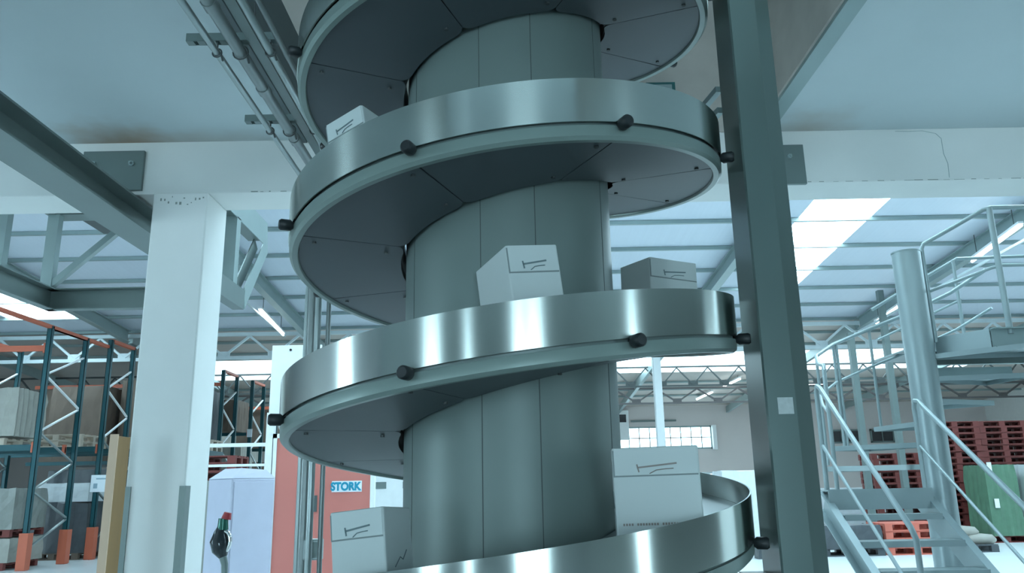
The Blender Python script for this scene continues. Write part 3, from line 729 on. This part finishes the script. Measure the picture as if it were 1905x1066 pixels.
# white machine row glimpsed between the coral door and the drum
t = thing('white_machine', 'bright white machine housing with dark slots seen between the coral door and drum', 'machine', (-2.6, 14, 0))
MB().box(-1.5, 1.2, 0, 1.0, 0, 2.0).build('housing', white_m, t, bevel=.02)
MB().box(-.9, -.1, -.012, 0, 1.42, 1.56).build('dark_slot', steel_m, t)
MB().box(.25, .8, -.012, 0, 1.42, 1.56).build('dark_slot', steel_m, t)
MB().box(-.75, -.65, -.012, 0, .9, 1.3).build('dark_slot', steel_m, t)
MB().box(-.45, -.35, -.012, 0, .9, 1.3).build('dark_slot', steel_m, t)

# ------------------------------------------------------------------ goods on the far side
n_st = 0
stacks = ((9.55, 17.2, 14, 'nearest the stair post'), (10.95, 16.9, 19, 'directly behind the round stair post'), (12.18, 16.95, 19, 'behind the green wrapped load'), (13.41, 16.9, 19, 'behind the pale wrapped load'))
ordw = ['top', 'second', 'third', 'fourth', 'fifth', 'sixth', 'seventh', 'eighth', 'ninth', 'tenth', 'eleventh', 'twelfth', 'thirteenth', 'fourteenth', 'fifteenth', 'sixteenth', 'seventeenth', 'eighteenth', 'nineteenth']
rnd = random.Random(3)
for (x, y, n, where) in stacks:
    for k in range(n):
        o_ = ordw[n - 1 - k] + (' from the top' if n - 1 - k else '')
        pallet('red pallet, %s, in the stack %s' % (o_, where), x + rnd.uniform(-.006, .006), y + rnd.uniform(-.03, .03), .1465 * k, red_m, rnd.uniform(-.004, .004), 'red pallets stacked by the stair', 'red_pallet')
for k in range(4):
    pallet('orange red pallet, %s, of the low pile seen through the stair' % (ordw[3 - k] + (' from the top' if 3 - k else '')), 7.75, 12.95, .1465 * k, redo_m, .03, 'orange red pallets under the stair', 'red_pallet')
pallet('red pallet on the floor under the green wrapped load', 11.0, 15.5, 0, red_m, 0, None, 'red_pallet')
load('tall green wrapped load with small white labels in front of the red pallets', 11.04, 15.5, .144, .70, .9, 1.55, green_m, seed=50)
for i, (dx, z) in enumerate(((-.35, 1.75), (-.3, .95))):
    tag(MB().box(11.15 + dx - .05, 11.15 + dx + .05, 15.02, 15.035, z - .2, z).build('paper_label', sign_m), ('small white label high on the green wrapped load', 'small white label low on the green wrapped load')[i], 'label')
pallet('red pallet on the floor under the pale wrapped load', 12.27, 15.5, 0, red_m, 0, None, 'red_pallet')
load('tall pale wrapped load next to the green one at the picture edge', 12.2, 15.5, .144, 1.1, .9, 1.55, pale_wrap, seed=51)
t = thing('sack_pallet', 'low pallet of pale slumped sacks on the floor beyond the stair', 'sacks', (8.98, 13.2, 0))
pallet_mesh(MB(), .95, .8).build('pallet', wrapd_m, t)
for i, (x, y, z) in enumerate(((-.3, -.15, .22), (.28, -.15, .21), (0, .12, .24), (-.02, -.1, .36))):
    q = MB(); q.tube([(x - .3, y, z), (x - .22, y, z + .01), (x, y, z + .02), (x + .22, y, z + .01), (x + .3, y, z)], [.03, .10, .115, .10, .03], 12); q.build('sack', sack_m, t)
load('dark wrapped load low on the floor behind the stair stringer', 6.5, 12.9, .144, 1.1, .9, .42, wrapd_m, seed=52)
pallet('dark pallet under the low dark load behind the stair stringer', 6.5, 12.9, 0, wrapd_m, 0, None, 'wooden_pallet')
load('white wrapped load on the floor behind the lowest flight of the conveyor', 4.9, 14.0, .3, 1.1, .9, 1.35, pale_wrap, seed=53)
pallet('pallet under the white wrapped load behind the lowest flight', 4.9, 14.0, 0, wood_m)
pallet('second pallet under the white wrapped load behind the lowest flight', 4.9, 14.0, .146, wood_m)
load('dark small bundle on the floor between the conveyor and the steel post', 4.75, 12.4, 0, .3, .3, .32, wrapd_m, 'dark_bundle', 54, cat='bundle')
load('wide white wrapped goods glimpsed through the upper stair treads', 9.3, 20.5, 0, 3.6, 1.0, 1.2, pale_wrap, seed=55)

# ------------------------------------------------------------------ the stair
st = thing('steel_stair', 'grey blue steel stair winding up round a thick round post to a platform', 'stair', (0, 0, 0))
PX, PY = 4.16, 4.45
tl = Vector((2.97, 4.2, 1.31)); 
MB().cyl((PX, PY), .14, 0, 3.70, 48).build('round_post', stair_m, st)
MB().cyl((PX, PY), .145, 3.70, 3.712, 48).build('post_cap', stair_m, st)
q0, q1 = (4.28, 1.30), (2.32, -.0)
for x, mm in ((2.97, stair_m), (3.87, stair_m)):
    sx = -1 if x < 3.4 else 1
    q = MB()
    a = Vector((x, 4.28, 1.22)); b = Vector((x, 2.38, -.05)); q.bar(a, b, .012, .20)
    d = (b - a).normalized(); u = Vector((0, -d.z, d.y)) * (1 if d.y < 0 else 1)
    u = Vector((1, 0, 0)).cross(d).normalized()
    for s2 in (-.1, .1): q.bar(a + u * s2 + Vector((-sx * -.03, 0, 0)), b + u * s2 + Vector((-sx * -.03, 0, 0)), .07, .01)
    q.build('stringer', mm, st)
for k in range(6):
    z = 1.10 - .21 * k; y = 4.2 - .315 * (k + 1) + .12
    q = MB(); q.box(2.98, 3.86, y - .13, y + .13, z - .006, z).box(2.98, 3.86, y - .134, y - .128, z - .05, z + .002).box(2.98, 3.86, y + .124, y + .13, z - .05, z)
    q.build('tread', stair_m, st)
q = MB().box(2.93, 3.9, 4.08, 4.30, 1.31, 1.32).box(2.93, 3.9, 4.07, 4.08, 1.14, 1.325); q.build('landing_tread', stair_m, st)
# winding treads
for k, a_ in enumerate((165, 140, 97, 62, 27, -8), 1):
    a0 = R(a_); a1 = a0 - R(38); z = 1.33 + .215 * k
    q = MB(); ri, ro = .14, 1.0
    pts = [(PX + ri * math.cos(a0), PY + ri * math.sin(a0)), (PX + ro * math.cos(a0), PY + ro * math.sin(a0)), (PX + ro * math.cos((a0 + a1) / 2), PY + ro * math.sin((a0 + a1) / 2)), (PX + ro * math.cos(a1), PY + ro * math.sin(a1)), (PX + ri * math.cos(a1), PY + ri * math.sin(a1))]
    q.prism(pts, 'z', z - .008, z)
    n_ = len(pts)
    q.bar((pts[0][0], pts[0][1], z - .025), (pts[1][0], pts[1][1], z - .025), .006, .05)
    q.bar((pts[1][0], pts[1][1], z - .025), (pts[3][0], pts[3][1], z - .025), .006, .05)
    q.bar((pts[3][0], pts[3][1], z - .025), (pts[4][0], pts[4][1], z - .025), .006, .05)
    q.build('winder_tread', stair_m, st)
# lower rails
def rail(pts, r=.021, name='handrail', m=stair_m): return MB().tube(pts, r, 12).build(name, m, st)
rail([(2.97, 4.2, 1.3), (2.97, 4.2, 2.24), (2.97, 4.17, 2.30), (2.97, 4.1, 2.27), (2.97, 2.63, 1.05), (2.97, 2.57, .97), (2.97, 2.57, .12)], .023)
rail([(2.97, 4.2, 1.74), (2.97, 2.57, .46)], .016, 'mid_rail')
rail([(3.9, 4.2, 1.3), (3.9, 4.2, 2.08), (3.9, 4.17, 2.14), (3.9, 4.1, 2.13), (3.9, 4.03, 2.07), (3.9, 2.35, .93), (3.9, 2.3, .85), (3.9, 2.3, 0)], .023)
rail([(3.9, 4.2, 1.72), (3.9, 2.3, .40)], .014, 'mid_rail')
# helical outer rails and their posts
def hz(a, z0, s_=.0064): return [(PX + 1.0 * math.cos(R(x)), PY + 1.0 * math.sin(R(x)), z0 + s_ * (180 - x)) for x in a]
rail([(3.13, 4.36, 1.2), (3.13, 4.36, 2.48), (3.15, 4.40, 2.53)] + hz((172, 150, 122, 95, 68, 40, 15), 2.52), .021)
rail([(3.13, 4.37, 2.06)] + hz((172, 150, 122, 95, 68, 40, 15), 2.10), .015, 'mid_rail')
for a in (150, 122, 92, 62):
    p = hz([a], 2.52)[0]
    for off in (0, .035) if a in (122,) else (0,):
        MB().tube([(p[0] + off, p[1], p[2] - 1.15), (p[0] + off, p[1], p[2])], .016, 10).build('baluster', stair_m, st)
q = MB()
for i in range(184, 40, -6):
    p, n_ = hz([i], 1.36)[0], hz([i - 6], 1.36)[0]; q.bar(p, n_, .01, .16)
# platform
pf = thing('stair_platform', 'steel platform with channel edges at the top of the winding stair', 'platform', (0, 0, 0))
poly = [(4.63, 4.0), (4.345, 4.47), (4.345, 6.0), (8.0, 6.0), (8.0, 4.0)]
MB().prism(poly, 'z', 2.78, 2.795).build('deck', stair_m, pf)
q = MB(); chan(q, (4.63, 4.0, 2.71), (4.345, 4.47, 2.71), .18, .06, 1); q.build('side_channel', stair_m, pf)
q = MB(); chan(q, (4.64, 4.0, 2.71), (8, 4.0, 2.71), .18, .06, 1); q.build('front_channel', steel_l, pf)
q = MB(); q.bar((4.7, 4.35, 2.68), (7.8, 4.9, 2.68), .08, .12).bar((4.5, 4.95, 2.66), (7.9, 4.95, 2.66), .08, .14); q.build('under_beam', steel_m, pf)
MB().box(4.9, 5.85, 5.7, 5.8, 2.52, 2.66).build('rear_beam', steel_l, pf)
def prail(pts, r=.023, name='handrail'): return MB().tube(pts, r, 12).build(name, stair_m, pf)
prail([(4.335, 4.44, 2.75), (4.325, 4.44, 3.74), (4.345, 4.42, 3.79), (4.78, 4.03, 4.02), (4.85, 4.0, 4.035), (8.0, 4.0, 4.035)])
prail([(4.83, 4.0, 2.75), (4.83, 4.0, 4.03)], .030, 'corner_post')
prail([(4.33, 4.44, 3.28), (4.78, 4.04, 3.42), (4.86, 4.0, 3.435), (8.0, 4.0, 3.435)], .016, 'mid_rail')
prail([(5.75, 4.0, 2.8), (5.75, 4.0, 4.03)], .024, 'rail_post')
prail([(4.42, 5.95, 3.42), (5.0, 5.9, 3.75), (5.35, 5.6, 3.95), (8, 5.6, 4.0)], .02, 'rear_handrail')
prail([(5.3, 5.6, 2.78), (5.3, 5.6, 3.93)], .02, 'rail_post')
prail([(4.75, 5.93, 2.78), (4.75, 5.93, 3.6)], .02, 'rail_post')
prail([(5.33, 5.6, 3.45), (4.45, 5.95, 3.05)], .014, 'mid_rail')
for i, (x, y) in enumerate(((4.9, 5.8), (7.9, 5.8))): MB().cyl((x, y), .04, 0, 2.7, 16).build('platform_leg', stair_m, pf)

# ------------------------------------------------------------------ more of the place
load('pale wrapped load carrying red pallets behind the white cabinet', -5.75, 12.0, 0, 1.2, 1.0, 1.62, wrap_m, seed=60)
for k in range(3):
    pallet('red pallet, %s, of three on the load behind the white cabinet' % ('lowest', 'middle', 'top')[k], -5.75, 12.0, 1.636 + .146 * k, red_m, 0, None, 'red_pallet')
t = thing('wall_plate', 'small green framed plate on the wall above the upper flight', 'sign', (1.17, 1.9, 4.30))
MB().box(-.11, .11, -.02, 0, -.07, .05).build('plate_frame', mat('green_frame', (.02, .12, .12), .5), t)
MB().box(-.085, .085, -.023, -.02, -.05, .03).build('plate_face', steel_l, t)
# upper part of the gantry: dark deck plates and hangers seen under the concrete beam
g = [o for o in C.objects if o.name == 'steel_gantry'][0]
MB().box(-4.4, -3.0, 3.3, 3.55, 4.14, 4.16).build('deck_plate', dark_steel, g)
MB().box(-4.48, -3.0, 2.32, 2.75, 4.14, 4.17).build('deck_plate', dark_steel, g)
MB().box(-4.35, -3.0, 3.62, 4.6, 4.125, 4.14).build('deck_plate', dark_steel, g)
MB().bar((-4.05, 2.35, 3.9), (-3.2, 3.9, 3.9), .06, .08).build('cross_beam', steel_l, g)
# flaking paint at the head of the column and along the beam's lower edge
rnd = random.Random(11)
q = MB()
for k in range(12):
    x = -2.53 + .028 * k; z = 3.47 + rnd.uniform(-.035, .04); q.box(x, x + rnd.uniform(.004, .016), 1.8785, 1.8795, z, z + rnd.uniform(.006, .022))
q.build('flaked_paint', mat('flaked', (.30, .33, .31), .8), col1)
q = MB()
for k in range(16):
    x = -1.9 + .08 * k + rnd.uniform(-.02, .02); q.box(x, x + rnd.uniform(.01, .05), 1.8985, 1.8995, 3.533, 3.533 + rnd.uniform(.003, .009))
for k in range(26):
    x = 2.1 + .1 * k + rnd.uniform(-.02, .02); q.box(x, x + rnd.uniform(.02, .08), 1.8985, 1.8995, 3.533, 3.533 + rnd.uniform(.002, .006))
q.build('flaked_paint', MAT['flaked'], cb)
